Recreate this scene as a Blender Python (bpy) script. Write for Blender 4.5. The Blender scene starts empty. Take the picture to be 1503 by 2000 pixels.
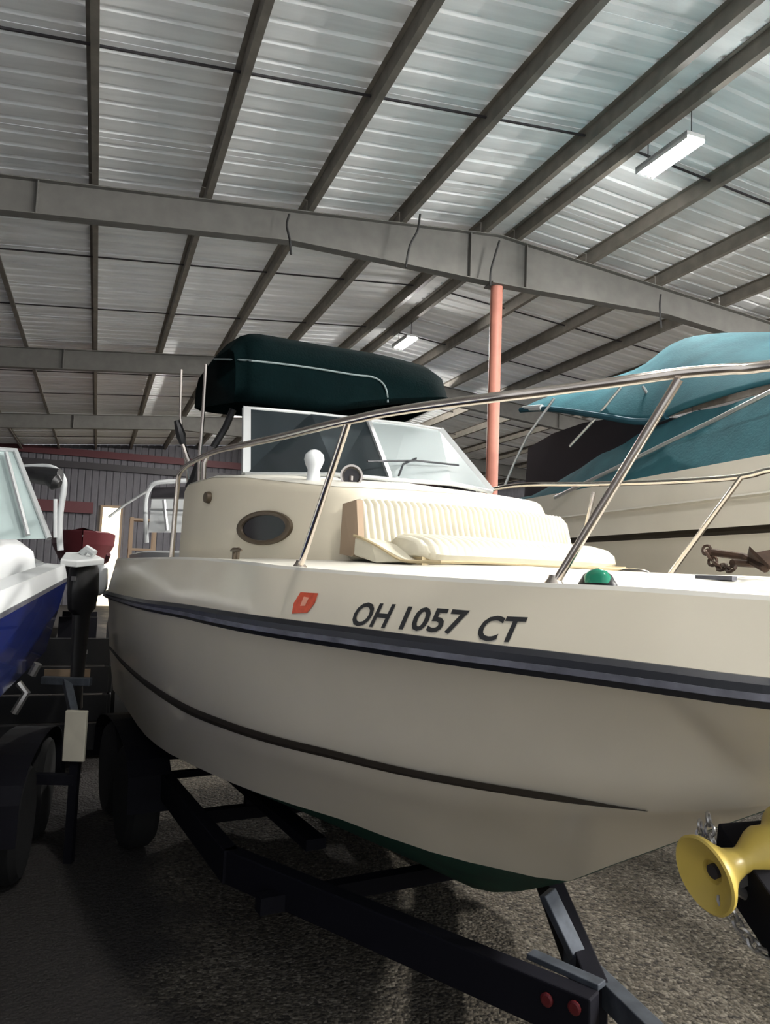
import bpy, bmesh, math, random
from mathutils import Vector, Matrix
from mathutils.bvhtree import BVHTree
random.seed(7)
S = bpy.context.scene
C = S.collection
# ------------------------------------------------------------------ camera, world, lights, exposure
H = 1.85                                   # eye height
F_PX = 1463.6
YAW, PIT, ROL = [math.radians(a) for a in (-20.87, 4.63, 2.13)]   # yaw = heading of the building's purlins
EYE = Vector((0, 0, H))
_F = Vector((0, math.cos(PIT), math.sin(PIT))); _R = Vector((1, 0, 0)); _U = _R.cross(_F)
_r = _R * math.cos(ROL) + _U * math.sin(ROL); _u = -_R * math.sin(ROL) + _U * math.cos(ROL)
cd = bpy.data.cameras.new('camera'); cam = bpy.data.objects.new('camera', cd); C.objects.link(cam)
m3 = Matrix((_r, _u, -_F)).transposed(); cam.matrix_world = Matrix.Translation(EYE) @ m3.to_4x4()
cd.sensor_fit = 'VERTICAL'; cd.sensor_height = 24.0; cd.lens = 24.0 * F_PX / 2000.0
cd.clip_start = .02; cd.clip_end = 300
S.camera = cam
w = bpy.data.worlds.new('world'); S.world = w; w.use_nodes = True
w.node_tree.nodes['Background'].inputs[0].default_value = (.92, .95, 1, 1)
w.node_tree.nodes['Background'].inputs[1].default_value = .42
S.view_settings.view_transform = 'Standard'; S.view_settings.look = 'None'
S.view_settings.gamma = 1; S.view_settings.use_curve_mapping = False
S.view_settings.exposure = 1.32
LAMP_E = 950.0                              # emission of the ceiling tubes

def ray(px, py): return _F + _r * ((px - 751.5) / F_PX) - _u * ((py - 1000) / F_PX)
def W(px, py, Y):
    d = ray(px, py); return EYE + d * (Y / d.y)
def WZ(px, py, z):                          # point seen at a pixel, at height z over the ground
    d = ray(px, py); return EYE + d * ((z - H) / d.z)

# ------------------------------------------------------------------ materials
def mat(name, col, rough=.6, metal=0, noise=0, nscale=8, bump=0, bscale=60, trans=0, emit=None, estr=0, ior=1.45, coat=0, spec=.5, stretch=(1, 1, 1)):
    m = bpy.data.materials.new(name); m.use_nodes = True
    nt = m.node_tree; b = nt.nodes['Principled BSDF']
    b.inputs['Base Color'].default_value = (*col, 1); b.inputs['Roughness'].default_value = rough
    b.inputs['Metallic'].default_value = metal; b.inputs['IOR'].default_value = ior
    b.inputs['Transmission Weight'].default_value = trans; b.inputs['Coat Weight'].default_value = coat; b.inputs['Specular IOR Level'].default_value = spec
    if emit: b.inputs['Emission Color'].default_value = (*emit, 1); b.inputs['Emission Strength'].default_value = estr
    if noise or bump:
        tc = nt.nodes.new('ShaderNodeTexCoord'); mp = nt.nodes.new('ShaderNodeMapping'); mp.inputs['Scale'].default_value = stretch
        nt.links.new(tc.outputs['Object'], mp.inputs[0])
    if noise:
        n = nt.nodes.new('ShaderNodeTexNoise'); n.inputs['Scale'].default_value = nscale; n.inputs['Detail'].default_value = 6
        nt.links.new(mp.outputs[0], n.inputs['Vector'])
        r = nt.nodes.new('ShaderNodeValToRGB')
        r.color_ramp.elements[0].position = .3; r.color_ramp.elements[1].position = .7
        r.color_ramp.elements[0].color = (*[c * (1 - noise) for c in col], 1)
        r.color_ramp.elements[1].color = (*[min(1, c * (1 + noise * .6)) for c in col], 1)
        nt.links.new(n.outputs['Fac'], r.inputs[0]); nt.links.new(r.outputs[0], b.inputs['Base Color'])
    if bump:
        n2 = nt.nodes.new('ShaderNodeTexNoise'); n2.inputs['Scale'].default_value = bscale; n2.inputs['Detail'].default_value = 4
        nt.links.new(mp.outputs[0], n2.inputs['Vector'])
        bp = nt.nodes.new('ShaderNodeBump'); bp.inputs['Strength'].default_value = bump; bp.inputs['Distance'].default_value = .02
        nt.links.new(n2.outputs['Fac'], bp.inputs['Height']); nt.links.new(bp.outputs[0], b.inputs['Normal'])
    return m
def gravel():
    m = mat('gravel', (.4, .37, .31), .95); nt = m.node_tree; b = nt.nodes['Principled BSDF']; L = nt.links
    tc = nt.nodes.new('ShaderNodeTexCoord')
    v = nt.nodes.new('ShaderNodeTexVoronoi'); v.inputs['Scale'].default_value = 60; v.inputs['Randomness'].default_value = 1
    v2 = nt.nodes.new('ShaderNodeTexVoronoi'); v2.inputs['Scale'].default_value = 38; v2.feature = 'F1'
    n = nt.nodes.new('ShaderNodeTexNoise'); n.inputs['Scale'].default_value = 1.1; n.inputs['Detail'].default_value = 5
    n3 = nt.nodes.new('ShaderNodeTexNoise'); n3.inputs['Scale'].default_value = 30; n3.inputs['Detail'].default_value = 3
    for q in (v, v2, n, n3): L.new(tc.outputs['Object'], q.inputs['Vector'])
    r = nt.nodes.new('ShaderNodeValToRGB'); e = r.color_ramp.elements
    e[0].position = 0; e[0].color = (.025, .021, .015, 1); e[1].position = 1; e[1].color = (.20, .18, .145, 1)
    k = e.new(.3); k.color = (.075, .065, .048, 1); k = e.new(.7); k.color = (.105, .092, .07, 1)
    sp = nt.nodes.new('ShaderNodeSeparateColor'); L.new(v.outputs['Color'], sp.inputs[0]); L.new(sp.outputs[0], r.inputs[0])
    r2 = nt.nodes.new('ShaderNodeValToRGB'); r2.color_ramp.elements[0].position = .33; r2.color_ramp.elements[1].position = .45
    r2.color_ramp.elements[0].color = (.16, .14, .12, 1); L.new(n3.outputs['Fac'], r2.inputs[0])
    mx = nt.nodes.new('ShaderNodeMix'); mx.data_type = 'RGBA'; mx.blend_type = 'MULTIPLY'; mx.inputs[0].default_value = .95
    L.new(r.outputs[0], mx.inputs[6]); L.new(r2.outputs[0], mx.inputs[7])
    r3 = nt.nodes.new('ShaderNodeValToRGB'); r3.color_ramp.elements[0].color = (.75, .72, .68, 1); r3.color_ramp.elements[0].position = .35
    r3.color_ramp.elements[1].position = .65; L.new(n.outputs['Fac'], r3.inputs[0])
    mx2 = nt.nodes.new('ShaderNodeMix'); mx2.data_type = 'RGBA'; mx2.blend_type = 'MULTIPLY'; mx2.inputs[0].default_value = 1
    L.new(mx.outputs[2], mx2.inputs[6]); L.new(r3.outputs[0], mx2.inputs[7]); 
    # shade on the left painted into the floor colour, with a ragged edge
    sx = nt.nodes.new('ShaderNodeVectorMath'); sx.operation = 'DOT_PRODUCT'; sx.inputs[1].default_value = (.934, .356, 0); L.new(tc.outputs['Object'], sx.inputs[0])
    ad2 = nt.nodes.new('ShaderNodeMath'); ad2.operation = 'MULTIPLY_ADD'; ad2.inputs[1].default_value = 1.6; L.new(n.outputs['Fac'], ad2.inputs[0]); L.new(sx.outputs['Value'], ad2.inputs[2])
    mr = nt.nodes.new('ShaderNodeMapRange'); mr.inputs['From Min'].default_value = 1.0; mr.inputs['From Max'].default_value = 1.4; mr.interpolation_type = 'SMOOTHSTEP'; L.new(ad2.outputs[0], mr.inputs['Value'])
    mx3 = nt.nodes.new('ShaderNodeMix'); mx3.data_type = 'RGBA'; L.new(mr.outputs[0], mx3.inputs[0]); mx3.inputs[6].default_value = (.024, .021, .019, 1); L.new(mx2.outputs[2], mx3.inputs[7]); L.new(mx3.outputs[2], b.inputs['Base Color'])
    bp = nt.nodes.new('ShaderNodeBump'); bp.inputs['Strength'].default_value = .9; bp.inputs['Distance'].default_value = .012
    ad = nt.nodes.new('ShaderNodeMath'); ad.operation = 'ADD'; L.new(v.outputs['Distance'], ad.inputs[0]); L.new(v2.outputs['Distance'], ad.inputs[1])
    iv = nt.nodes.new('ShaderNodeMath'); iv.operation = 'MULTIPLY'; iv.inputs[1].default_value = -1; L.new(ad.outputs[0], iv.inputs[0])
    L.new(iv.outputs[0], bp.inputs['Height']); L.new(bp.outputs[0], b.inputs['Normal'])
    return m
M = dict(
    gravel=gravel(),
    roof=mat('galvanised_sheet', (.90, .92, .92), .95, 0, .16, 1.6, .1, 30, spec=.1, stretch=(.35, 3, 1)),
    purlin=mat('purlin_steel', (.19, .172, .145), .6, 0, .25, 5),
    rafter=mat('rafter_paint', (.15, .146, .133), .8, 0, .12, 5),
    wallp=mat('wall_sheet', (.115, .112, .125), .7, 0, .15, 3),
    dark=mat('dark_steel', (.035, .032, .036), .5),
    maroon=mat('maroon_paint', (.10, .03, .035), .6),
    post=mat('salmon_paint', (.50, .20, .145), .55, 0, .1, 6),
    gel2=mat('pale_cream_gelcoat', (.84, .80, .70), .34, 0, .06, 1.5, coat=.3),
    gel=mat('cream_gelcoat', (.68, .62, .485), .34, 0, .06, 1.5, coat=.35),
    deck=mat('white_gelcoat', (.62, .60, .53), .45, 0, .06, 3),
    green=mat('green_bottom_paint', (.006, .055, .035), .6, 0, .3, 9),
    rubber=mat('black_rubber', (.012, .013, .017), .38),
    railgrey=mat('worn_rub_insert', (.13, .13, .15), .35, .2, .5, 12),
    stripe=mat('dark_brown_tape', (.035, .028, .02), .5),
    letter=mat('black_letter', (.02, .02, .02), .5),
    sticker=mat('red_orange_sticker', (.62, .085, .035), .5, 0, .25, 40),
    stickerlt=mat('pale_sticker_print', (.75, .33, .22), .5),
    steel=mat('stainless', (.62, .56, .50), .22, 1),
    alu=mat('aluminium', (.62, .64, .64), .35, .7),
    glass=mat('glare_glass', (.50, .56, .56), .22, 0, trans=.55, ior=1.5),  # pale colour paints in the lamp reflection on this pane
    dglass=mat('shaded_glass', (.035, .045, .05), .12, 0, trans=.5, ior=1.3),  # darkened to paint in the dark space behind the starboard pane
    interior_shade=mat('shade_under_canvas', (.05, .036, .042), .9),  # painted shade for the space under the teal canvas
    pglass=mat('porthole_glass', (.02, .018, .02), .12),
    bezel=mat('bronze_bezel', (.10, .075, .05), .45, .3),
    vinyl=mat('ivory_vinyl', (.60, .565, .45), .55, 0, .08, 10),
    welt=mat('tan_welt', (.42, .34, .20), .6),
    canopy=mat('dark_green_canvas', (.0005, .0042, .0046), .9, 0, .2, 12, .15, 80, spec=.05),
    seam=mat('grey_piping', (.16, .20, .20), .5),
    teal=mat('teal_canvas', (.038, .125, .15), .9, 0, .2, 4, .15, 50, spec=.15),
    tealdk=mat('dark_teal_canvas', (.012, .07, .10), .8, 0, .2, 5),
    black=mat('black_plastic', (.01, .01, .011), .45),
    trailer=mat('trailer_paint', (.004, .004, .007), .7, spec=.2),
    trailergrey=mat('trailer_worn_grey', (.075, .085, .10), .5, .4, .3, 20),
    tyre=mat('tyre_rubber', (.008, .008, .008), .85),
    galv=mat('galvanised_chain', (.42, .41, .39), .35, .8),
    yellow=mat('yellow_urethane', (.62, .46, .10), .35, 0, .08, 8),
    rust=mat('rusty_iron', (.055, .03, .018), .8, .2, .5, 30),
    blue=mat('blue_gelcoat', (.004, .015, .13), .25, coat=.4),
    white=mat('white_paint', (.58, .60, .60), .4),
    cushgrey=mat('grey_green_screen', (.33, .40, .39), .35, 0, .15, 4),
    red=mat('red_marker', (.10, .01, .012), .4),
    redboat=mat('dark_red_gelcoat', (.10, .02, .025), .4),
    tan=mat('tan_board', (.30, .22, .15), .8),
    lamp=mat('lamp_tube', (1, 1, 1), .5, emit=(1, .97, .93), estr=LAMP_E),
    fill_dim=mat('fill_tube_dim', (1, 1, 1), .5, emit=(1, .97, .93), estr=LAMP_E * .3),  # tube of the weak added fill light
    lamp_and_fill_strong=mat('lamp_and_fill_tube_bright', (1, 1, 1), .5, emit=(1, .97, .93), estr=LAMP_E * 1.9),
    daylight=mat('lit_doorway', (1, .9, .7), .5, emit=(1, .84, .56), estr=1.3),
    navgreen=mat('green_lens', (.02, .22, .13), .2),
    rope=mat('dark_cable', (.02, .02, .02), .7),
)

# ------------------------------------------------------------------ helpers
def tag(o, label=None, cat=None, group=None, kind=None):
    if label: o['label'] = label
    if cat: o['category'] = cat
    if group: o['group'] = group
    if kind: o['kind'] = kind
    return o
def empty(name, loc, rz=0):
    o = bpy.data.objects.new(name, None); C.objects.link(o)
    o.location = loc; o.rotation_euler = (0, 0, rz); o.empty_display_size = .1
    return o
def wmat(o):
    m = Matrix.LocRotScale(o.location, o.rotation_euler, o.scale)
    return wmat(o.parent) @ m if o.parent else m
class MB:
    """collects world-space geometry; build() links it as one mesh object"""
    def __init__(s): s.v = []; s.f = []
    def grid(s, rows, closed=False, caps=False):
        n = len(rows[0]); b = len(s.v)
        for r in rows: s.v += [Vector(p) for p in r]
        for i in range(len(rows) - 1):
            for j in range(n if closed else n - 1):
                k = (j + 1) % n
                s.f.append((b + i * n + j, b + i * n + k, b + (i + 1) * n + k, b + (i + 1) * n + j))
        if caps:
            s.f.append(tuple(b + j for j in range(n))[::-1]); s.f.append(tuple(b + (len(rows) - 1) * n + j for j in range(n)))
        return s
    def box(s, o, ax, ay, az):              # corner/centre o, full axes vectors, centred
        o, ax, ay, az = map(Vector, (o, ax, ay, az)); b = len(s.v)
        for i in (-.5, .5):
            for j in (-.5, .5):
                for k in (-.5, .5): s.v.append(o + ax * i + ay * j + az * k)
        for q in ((0, 1, 3, 2), (4, 6, 7, 5), (0, 4, 5, 1), (2, 3, 7, 6), (0, 2, 6, 4), (1, 5, 7, 3)): s.f.append(tuple(b + t for t in q))
        return s
    def bar(s, a, b_, wd, hg, up=(0, 0, 1)):  # rectangular bar from a to b_
        a, b_ = Vector(a), Vector(b_); d = b_ - a; u = Vector(up); sd = d.cross(u).normalized(); u = sd.cross(d).normalized()
        return s.box((a + b_) / 2, d, sd * wd, u * hg)
    def tube(s, pts, r, n=10, closed=False):
        pts = [Vector(p) for p in pts]; rows = []; u = None
        rr = r if isinstance(r, (list, tuple)) else [r] * len(pts)
        for i, p in enumerate(pts):
            a = pts[i - 1] if i > 0 or closed else p; c = pts[(i + 1) % len(pts)] if i < len(pts) - 1 or closed else p
            d = (c - a).normalized()
            if u is None: u = d.orthogonal().normalized()
            u = (u - d * u.dot(d)).normalized(); v = d.cross(u)
            rows.append([p + (u * math.cos(t * 2 * math.pi / n) + v * math.sin(t * 2 * math.pi / n)) * rr[i] for t in range(n)])
        if closed: rows.append(rows[0])
        return s.grid(rows, True, not closed)
    def lathe(s, o, axis, prof, n=24):      # prof: (radius, along)
        o = Vector(o); d = Vector(axis).normalized(); u = d.orthogonal().normalized(); v = d.cross(u)
        return s.grid([[o + d * h + (u * math.cos(t * 2 * math.pi / n) + v * math.sin(t * 2 * math.pi / n)) * r for t in range(n)] for r, h in prof], True, True)
    def prism(s, poly, ext):                # planar polygon (world pts) extruded by ext
        poly = [Vector(p) for p in poly]; e = Vector(ext); n = len(poly); b = len(s.v)
        s.v += poly + [p + e for p in poly]
        s.f.append(tuple(b + i for i in range(n))[::-1]); s.f.append(tuple(b + n + i for i in range(n)))
        for i in range(n): s.f.append((b + i, b + (i + 1) % n, b + n + (i + 1) % n, b + n + i))
        return s
    def build(s, name, m, parent=None, smooth=False, bevel=0, solid=0, sub=0):
        me = bpy.data.meshes.new(name)
        inv = wmat(parent).inverted() if parent else None
        if inv is None:
            c = sum(s.v, Vector()) / len(s.v); c.z = min(p.z for p in s.v)
            if name in ('floor',): c = Vector((0, 0, 0))
            vs = [p - c for p in s.v]
        else:
            vs = [inv @ p for p in s.v]
            c = sum(vs, Vector()) / len(vs); vs = [p - c for p in vs]
        me.from_pydata([tuple(p) for p in vs], [], s.f)
        bm = bmesh.new(); bm.from_mesh(me); bmesh.ops.remove_doubles(bm, verts=bm.verts, dist=1e-5)
        bmesh.ops.recalc_face_normals(bm, faces=bm.faces); bm.to_mesh(me); bm.free()
        me.materials.append(m)
        if smooth:
            for p in me.polygons: p.use_smooth = True
            try: me.set_sharp_from_angle(angle=math.radians(40))
            except Exception: pass
        o = bpy.data.objects.new(name, me); C.objects.link(o); o.location = c
        if parent: o.parent = parent
        if solid:
            k = o.modifiers.new('solid', 'SOLIDIFY'); k.thickness = solid; k.offset = -1
        if bevel:
            k = o.modifiers.new('bevel', 'BEVEL'); k.width = bevel; k.segments = 2; k.limit_method = 'ANGLE'
        if sub:
            k = o.modifiers.new('sub', 'SUBSURF'); k.levels = sub; k.render_levels = sub
        return o
def part(o, off, parent=None):              # linked copy moved by a world-ish offset in parent space
    c = o.copy(); C.objects.link(c); c.location = o.location + Vector(off)
    if parent: c.parent = parent
    return c
def lerp(pts, x):                           # piecewise linear in sorted (x, y) list, smoothed by Catmull-Rom
    if x <= pts[0][0]: return pts[0][1]
    if x >= pts[-1][0]: return pts[-1][1]
    for i in range(len(pts) - 1):
        if pts[i][0] <= x <= pts[i + 1][0]:
            x0, y0 = pts[i]; x1, y1 = pts[i + 1]; t = (x - x0) / (x1 - x0)
            m0 = (y1 - (pts[i - 1][1] if i else y0)) / (x1 - (pts[i - 1][0] if i else x0)) * (x1 - x0)
            j = min(i + 2, len(pts) - 1); m1 = (pts[j][1] - y0) / (pts[j][0] - x0) * (x1 - x0)
            return (2 * t**3 - 3 * t**2 + 1) * y0 + (t**3 - 2 * t**2 + t) * m0 + (-2 * t**3 + 3 * t**2) * y1 + (t**3 - t**2) * m1
def spline(pts, k=6):
    pts = [Vector(p) for p in pts]; out = []
    for i in range(len(pts) - 1):
        p0 = pts[max(i - 1, 0)]; p1, p2 = pts[i], pts[i + 1]; p3 = pts[min(i + 2, len(pts) - 1)]
        for j in range(k):
            t = j / k
            out.append(.5 * ((2 * p1) + (p2 - p0) * t + (2 * p0 - 5 * p1 + 4 * p2 - p3) * t * t + (3 * p1 - p0 - 3 * p2 + p3) * t**3))
    out.append(pts[-1]); return out

# ================================================================== THE BUILDING
PU = Vector((math.sin(YAW), math.cos(YAW), 0)); PV = Vector((math.cos(YAW), -math.sin(YAW), 0)); Z = Vector((0, 0, 1))
G0 = W(972, 462, 11.5); RZ = G0.z; G0 = Vector((G0.x, G0.y, 0)); SL = .0908; BAY = 8.1
BZ_ROT = math.atan2(PU.y, PU.x) - math.pi / 2
def B(u, v, z): return G0 + PU * u + PV * v + Z * z
def zr(v): return RZ - SL * abs(v)          # top of the rafters = underside of the purlins
UMIN, UMAX, VMIN, VMAX = -13.5, 3 * BAY, -11.8, 11.8
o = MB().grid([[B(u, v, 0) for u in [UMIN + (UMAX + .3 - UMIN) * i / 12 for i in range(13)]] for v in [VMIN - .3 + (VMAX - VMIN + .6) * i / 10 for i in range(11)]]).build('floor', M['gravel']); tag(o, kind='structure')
ceil = empty('ceiling', B(0, 0, RZ), BZ_ROT); tag(ceil, kind='structure')
# corrugated roof panels: ribs run down the slope
PW = .9
def panel_profile(w_):
    pr = []
    for k in range(3):
        a = k * w_ / 3
        pr += [(a, 0), (a + .10, 0), (a + .125, .03), (a + .165, .03), (a + .19, 0)]
    return pr + [(w_, 0)]
for sgn in (-1, 1):
    rows = []
    for v in (0, sgn * 11.9):
        rows.append([B(a, v, zr(v) + .205 + dz) for a, dz in panel_profile(PW)])
    first = MB().grid(rows).build('roof_panel', M['roof'], ceil, solid=0)
    n = int((UMAX - UMIN) / PW) + 1
    for i in range(n):
        u = UMIN + i * PW
        if i == 0: first.location += Vector((0, u, 0)); base = first
        else: part(base, (0, i * PW, .0015 * (i % 2)))
    # purlins (Z-section), one length per bay
    for k in range(9):
        vv = sgn * (.30 + (1.38 if k else 0) + 1.43 * max(0, k - 1)) if k else sgn * .30
        z0 = zr(vv)
        prof = [(.0, .20), (-.065, .20), (-.065, .185), (-.004, .185), (-.004, .012), (-.004, .0), (.07, 0), (.07, .016), (.075, .016), (.075, -.0), (.0, 0)]
        prof = [(-.06, .2), (0, .2), (0, .008), (.066, .008), (.066, .028), (.072, .028), (.072, 0), (-.008, 0), (-.008, .192), (-.06, .192)]
        fx = 1
        pm = MB().grid([[B(u, vv + fx * a, z0 + h) for a, h in prof] for u in (-BAY + .01, -.01)], True, True).build('purlin', M['purlin'], ceil)
        for b in (1, 2, 3): part(pm, (0, b * BAY, 0))
        if k < 9: part(pm, (0, -BAY + 2.65, 0))if False else None
        pn = MB().grid([[B(u, vv + fx * a, z0 + h) for a, h in prof] for u in (UMIN, -BAY - .01)], True, True).build('purlin', M['purlin'], ceil)
    # sag rods at the third points of each bay
    for b in range(-1, 3):
        for t in (1 / 3, 2 / 3):
            u = (b + t) * BAY
            MB().bar(B(u, sgn * .3, zr(.3) + .13), B(u, sgn * 11.6, zr(11.6) + .13), .022, .022).build('sag_rod', M['dark'], ceil)
o = MB().box(B((UMIN + UMAX) / 2, 0, RZ + .17), PU * (UMAX - UMIN), PV * .34, Z * .01).build('ridge_strip', M['roof'], ceil)
# rafters: tapered I-beams, deep over the posts
def depth(v): return max(.46, .80 - .105 * abs(v)) if abs(v) < 3.3 else .46
for b in (-1, 0, 1, 2):
    u0 = b * BAY; mb = MB()
    vs = [-11.7, -9, -6, -3.3, -2, -1, 0, 1, 2, 3.3, 6, 9, 11.7]
    web = [[B(u0 - .006, v, zr(v)), B(u0 + .006, v, zr(v)), B(u0 + .006, v, zr(v) - depth(v)), B(u0 - .006, v, zr(v) - depth(v))] for v in vs]
    mb.grid(web, True, True)
    for off in (0, 1):
        rows = []
        for v in vs:
            zt = zr(v) - off * (depth(v) - .014)
            rows.append([B(u0 - .09, v, zt), B(u0 + .09, v, zt), B(u0 + .09, v, zt - .014), B(u0 - .09, v, zt - .014)])
        mb.grid(rows, True, True)
    mb.build('rafter', M['rafter'], ceil)
    for v in (-6.6, -.5, .5, 6.6):          # splice plates
        MB().box(B(u0, v, zr(v) - depth(v) / 2), PU * .15, PV * .016, Z * (depth(v) - .04)).build('splice_plate', M['rafter'], ceil)
# walls
def wall(name, a, b, h0, h1, panels=True, holes=()):
    a, b = Vector(a), Vector(b); d = (b - a); L = d.length; dn = d / L; nrm = Vector((-dn.y, dn.x, 0))
    root = empty(name, a, math.atan2(dn.y, dn.x)); tag(root, kind='structure')
    n = int(L / .9) + 1; w_ = L / n
    for i in range(n):
        x0, x1 = i * w_, (i + 1) * w_
        zt = lambda x: h0 + (h1 - h0) * x / L
        rows = []
        pr = [(t, e) for t, e in panel_profile(w_)]
        zb = 0
        rows.append([a + dn * (x0 + t) + nrm * e + Z * zb for t, e in pr]); rows.append([a + dn * (x0 + t) + nrm * e + Z * zt(x0 + t) for t, e in pr])
        MB().grid(rows).build('wall_panel', M['wallp'], root)
    return root
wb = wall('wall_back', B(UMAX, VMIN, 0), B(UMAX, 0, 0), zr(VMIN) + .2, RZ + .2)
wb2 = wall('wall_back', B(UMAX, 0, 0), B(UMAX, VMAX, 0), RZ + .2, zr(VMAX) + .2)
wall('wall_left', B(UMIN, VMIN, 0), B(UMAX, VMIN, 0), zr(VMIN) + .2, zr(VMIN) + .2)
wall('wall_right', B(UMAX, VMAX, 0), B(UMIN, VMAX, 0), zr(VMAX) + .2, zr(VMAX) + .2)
def onwall(px, py, du=.0):                  # point seen on the back wall
    d = ray(px, py); t = ((G0 + PU * (UMAX - du)) - EYE).dot(PU) / d.dot(PU); return EYE + d * t
def girt(p0, p1, h, m, name='girt', du=.12):
    a, b = onwall(*p0, du), onwall(*p1, du); b.z = a.z
    MB().bar(a, b, .12, h).build(name, M[m], wb)
girt((-40, 893), (860, 930), .28, 'dark')
girt((-40, 868), (860, 900), .30, 'maroon')
girt((60, 985), (182, 990), .48, 'maroon')
# post under the ridge (and its twin two bays on), lit doorway
def post(u, r=.095):
    p = B(u, 0, 0)
    root = empty('support_post', p, BZ_ROT); tag(root, kind='structure')
    MB().lathe(p, Z, [(r, 0), (r, RZ - depth(0))], 20).build('pipe', M['post'], root, smooth=True)
    MB().box(p + Z * (RZ - depth(0) - .012), PU * .3, PV * .3, Z * .024).build('cap_plate', M['rafter'], root)
    MB().box(p + Z * .012, PU * .32, PV * .32, Z * .024).build('base_plate', M['rafter'], root)
for b in (-1, 0): post(b * BAY)
d1 = empty('door_1', onwall(220, 1090, .05), BZ_ROT); tag(d1, kind='structure')
a, b = onwall(199, 992, .06), onwall(238, 992, .06); wd = (b - a).length
a.z = b.z = (a.z + b.z) / 2; top = a.z
MB().box(((a + b) / 2) * 1 - Z * top / 2, PV * wd, PU * .03, Z * top).build('daylight_opening', M['daylight'], d1)
for p in (a, b): MB().box(p - Z * top / 2 - PU * .04, PV * .09, PU * .08, Z * top).build('door_jamb', M['tan'], d1)
MB().box((a + b) / 2 + Z * .05 - PU * .04, PV * (wd + .1), PU * .08, Z * .1).build('door_head', M['tan'], d1)
# ceiling lights: tube fixtures of the ridge row, plus unseen fill added for brightness
LIGHTS = [(-3.40, .37, .34, 1, 'bright tube light under the roof at upper right, nearest the ridge strip'),
          (4.65, .34, .34, 1, 'small bright tube light beyond the big rafter, above the green canvas top'),
          (17.3, .62, .25, 0, 'added fill light tucked behind the farthest rafter, beside the ridge'),  # unseen, added to lift the last roof bay
          (10.4, .35, .6, 0, 'added fill light beyond the second rafter, hidden behind the green canvas top'),  # added to brighten the far roof
          (4.9, 8.2, .5, 1, 'added fill light over the boat with the teal canvas top'),
          (-3.75, 8.4, .8, 0, 'added fill light off to the right over the bow of the teal-covered boat'),
          (-10.6, 2.6, 1.0, 0, 'added fill light over the bow end of the cream boat, outside the view'),  # added to throw light onto the floor by the bow
          (-9.6, -4.2, .8, 2, 'added fill light above the viewer, left of the ridge'),  # weak unseen fill, added for the cream hull sides
          (-12.6, .2, 1.3, 0, 'tube light behind the viewer beside the ridge strip'),
          (-12.4, 8.4, 1.3, 0, 'added fill light behind the viewer toward the right wall')]
for i, (u, v, drop, weak, lb) in enumerate(LIGHTS):
    z = zr(v) - drop
    root = empty('ceiling_light', B(u, v, z), BZ_ROT)
    tag(root, lb, 'light', 'tube lights under the shed roof')
    MB().box(B(u, v, z + .03), PU * .86, PV * (.26 if weak else .20), Z * .05).build('housing', M['white'], root)
    if weak == 1:
        for s in (-.125, .125): MB().box(B(u, v + s, z + .01), PU * .86, PV * .01, Z * .09).build('light_shield', M['white'], root)  # lips added to keep tube light off the roof close by
    for s in (-.05, .05): MB().tube([B(u - .4, v + s, z - .02), B(u + .4, v + s, z - .02)], .018, 8).build('tube', M[('lamp_and_fill_strong', 'lamp', 'fill_dim')[weak]], root)
    for s in (-.36, .36): MB().tube([B(u + s, v, z + .05), B(u + s, v, zr(v) + .19)], .006, 6).build('hanger', M['dark'], root)
# loose cables looped over the big rafter
def cable(pts, Y, lab):
    o = MB().tube(spline([W(x, y, Y) for x, y in pts]), .016, 8).build('cable', M['rope'], smooth=True); tag(o, lab, 'cable')
cable([(565, 418), (560, 440), (566, 470), (568, 497)], 10.0, 'short dark cable hanging over the big rafter, leftmost of the cables')
cable([(820, 418), (815, 450), (800, 480), (792, 522)], 10.55, 'dark cable slanting down the big rafter left of the salmon post')
cable([(975, 470), (966, 500), (958, 530), (957, 558)], 11.1, 'dark cable running down the rafter just above the salmon post')
cable([(1290, 575), (1288, 600), (1291, 640)], 12.2, 'thin dark cable hanging over the rafter right of the salmon post')

# ================================================================== MAIN BOAT
BO = Vector((-1.14, 6.46, H)); BF = Vector((.469, -.883, 0)).normalized(); BS = Vector((BF.y, -BF.x, 0))
def P(x, y, z): return BO + BF * x + BS * y + Z * z     # boat frame: forward, starboard, up from eye level
def loc(p): q = p - BO; return q.dot(BF), q.dot(BS), q.z
def on_side(px, py, bfun):                 # where a pixel's ray meets the surface y = b(x)
    d = ray(px, py); t0 = None
    f = lambda t: loc(EYE + d * t)[1] - bfun(loc(EYE + d * t)[0])
    t = .8; prev = f(t)
    while t < 12:
        t2 = t + .02; cur = f(t2)
        if prev > 0 >= cur or prev < 0 <= cur:
            for _ in range(30):
                mth = (t + t2) / 2
                if (f(mth) > 0) == (prev > 0): t = mth
                else: t2 = mth
            return loc(EYE + d * t)
        t, prev = t2, cur
    return None
bR = [(-.05, 1.13), (.3, 1.19), (1, 1.2), (2, 1.2), (3, 1.165), (3.5, 1.10), (3.86, 1.01), (4.2, .90), (4.5, .765), (4.8, .59), (5.1, .385), (5.3, .19), (5.43, .02)]
bS = [(-.05, 1.10), (1, 1.14), (2, 1.14), (3, 1.05), (3.5, .93), (4, .70), (4.4, .45), (4.65, .25), (4.82, .09), (4.88, .02)]
bP = [(-.05, 1.05), (1, 1.06), (2, 1.05), (2.6, .98), (3, .87), (3.4, .67), (3.7, .42), (3.88, .2), (4.02, .02)]
def zc(pix, bl, sub=0):
    out = []
    for px, py in pix:
        q = on_side(px, py, lambda x: lerp(bl, x) - sub)
        if q: out.append((q[0], q[2]))
    out.sort(); res = []
    for x, z in out:
        if not res or x - res[-1][0] > .08: res.append((x, z))
    return res
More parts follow.
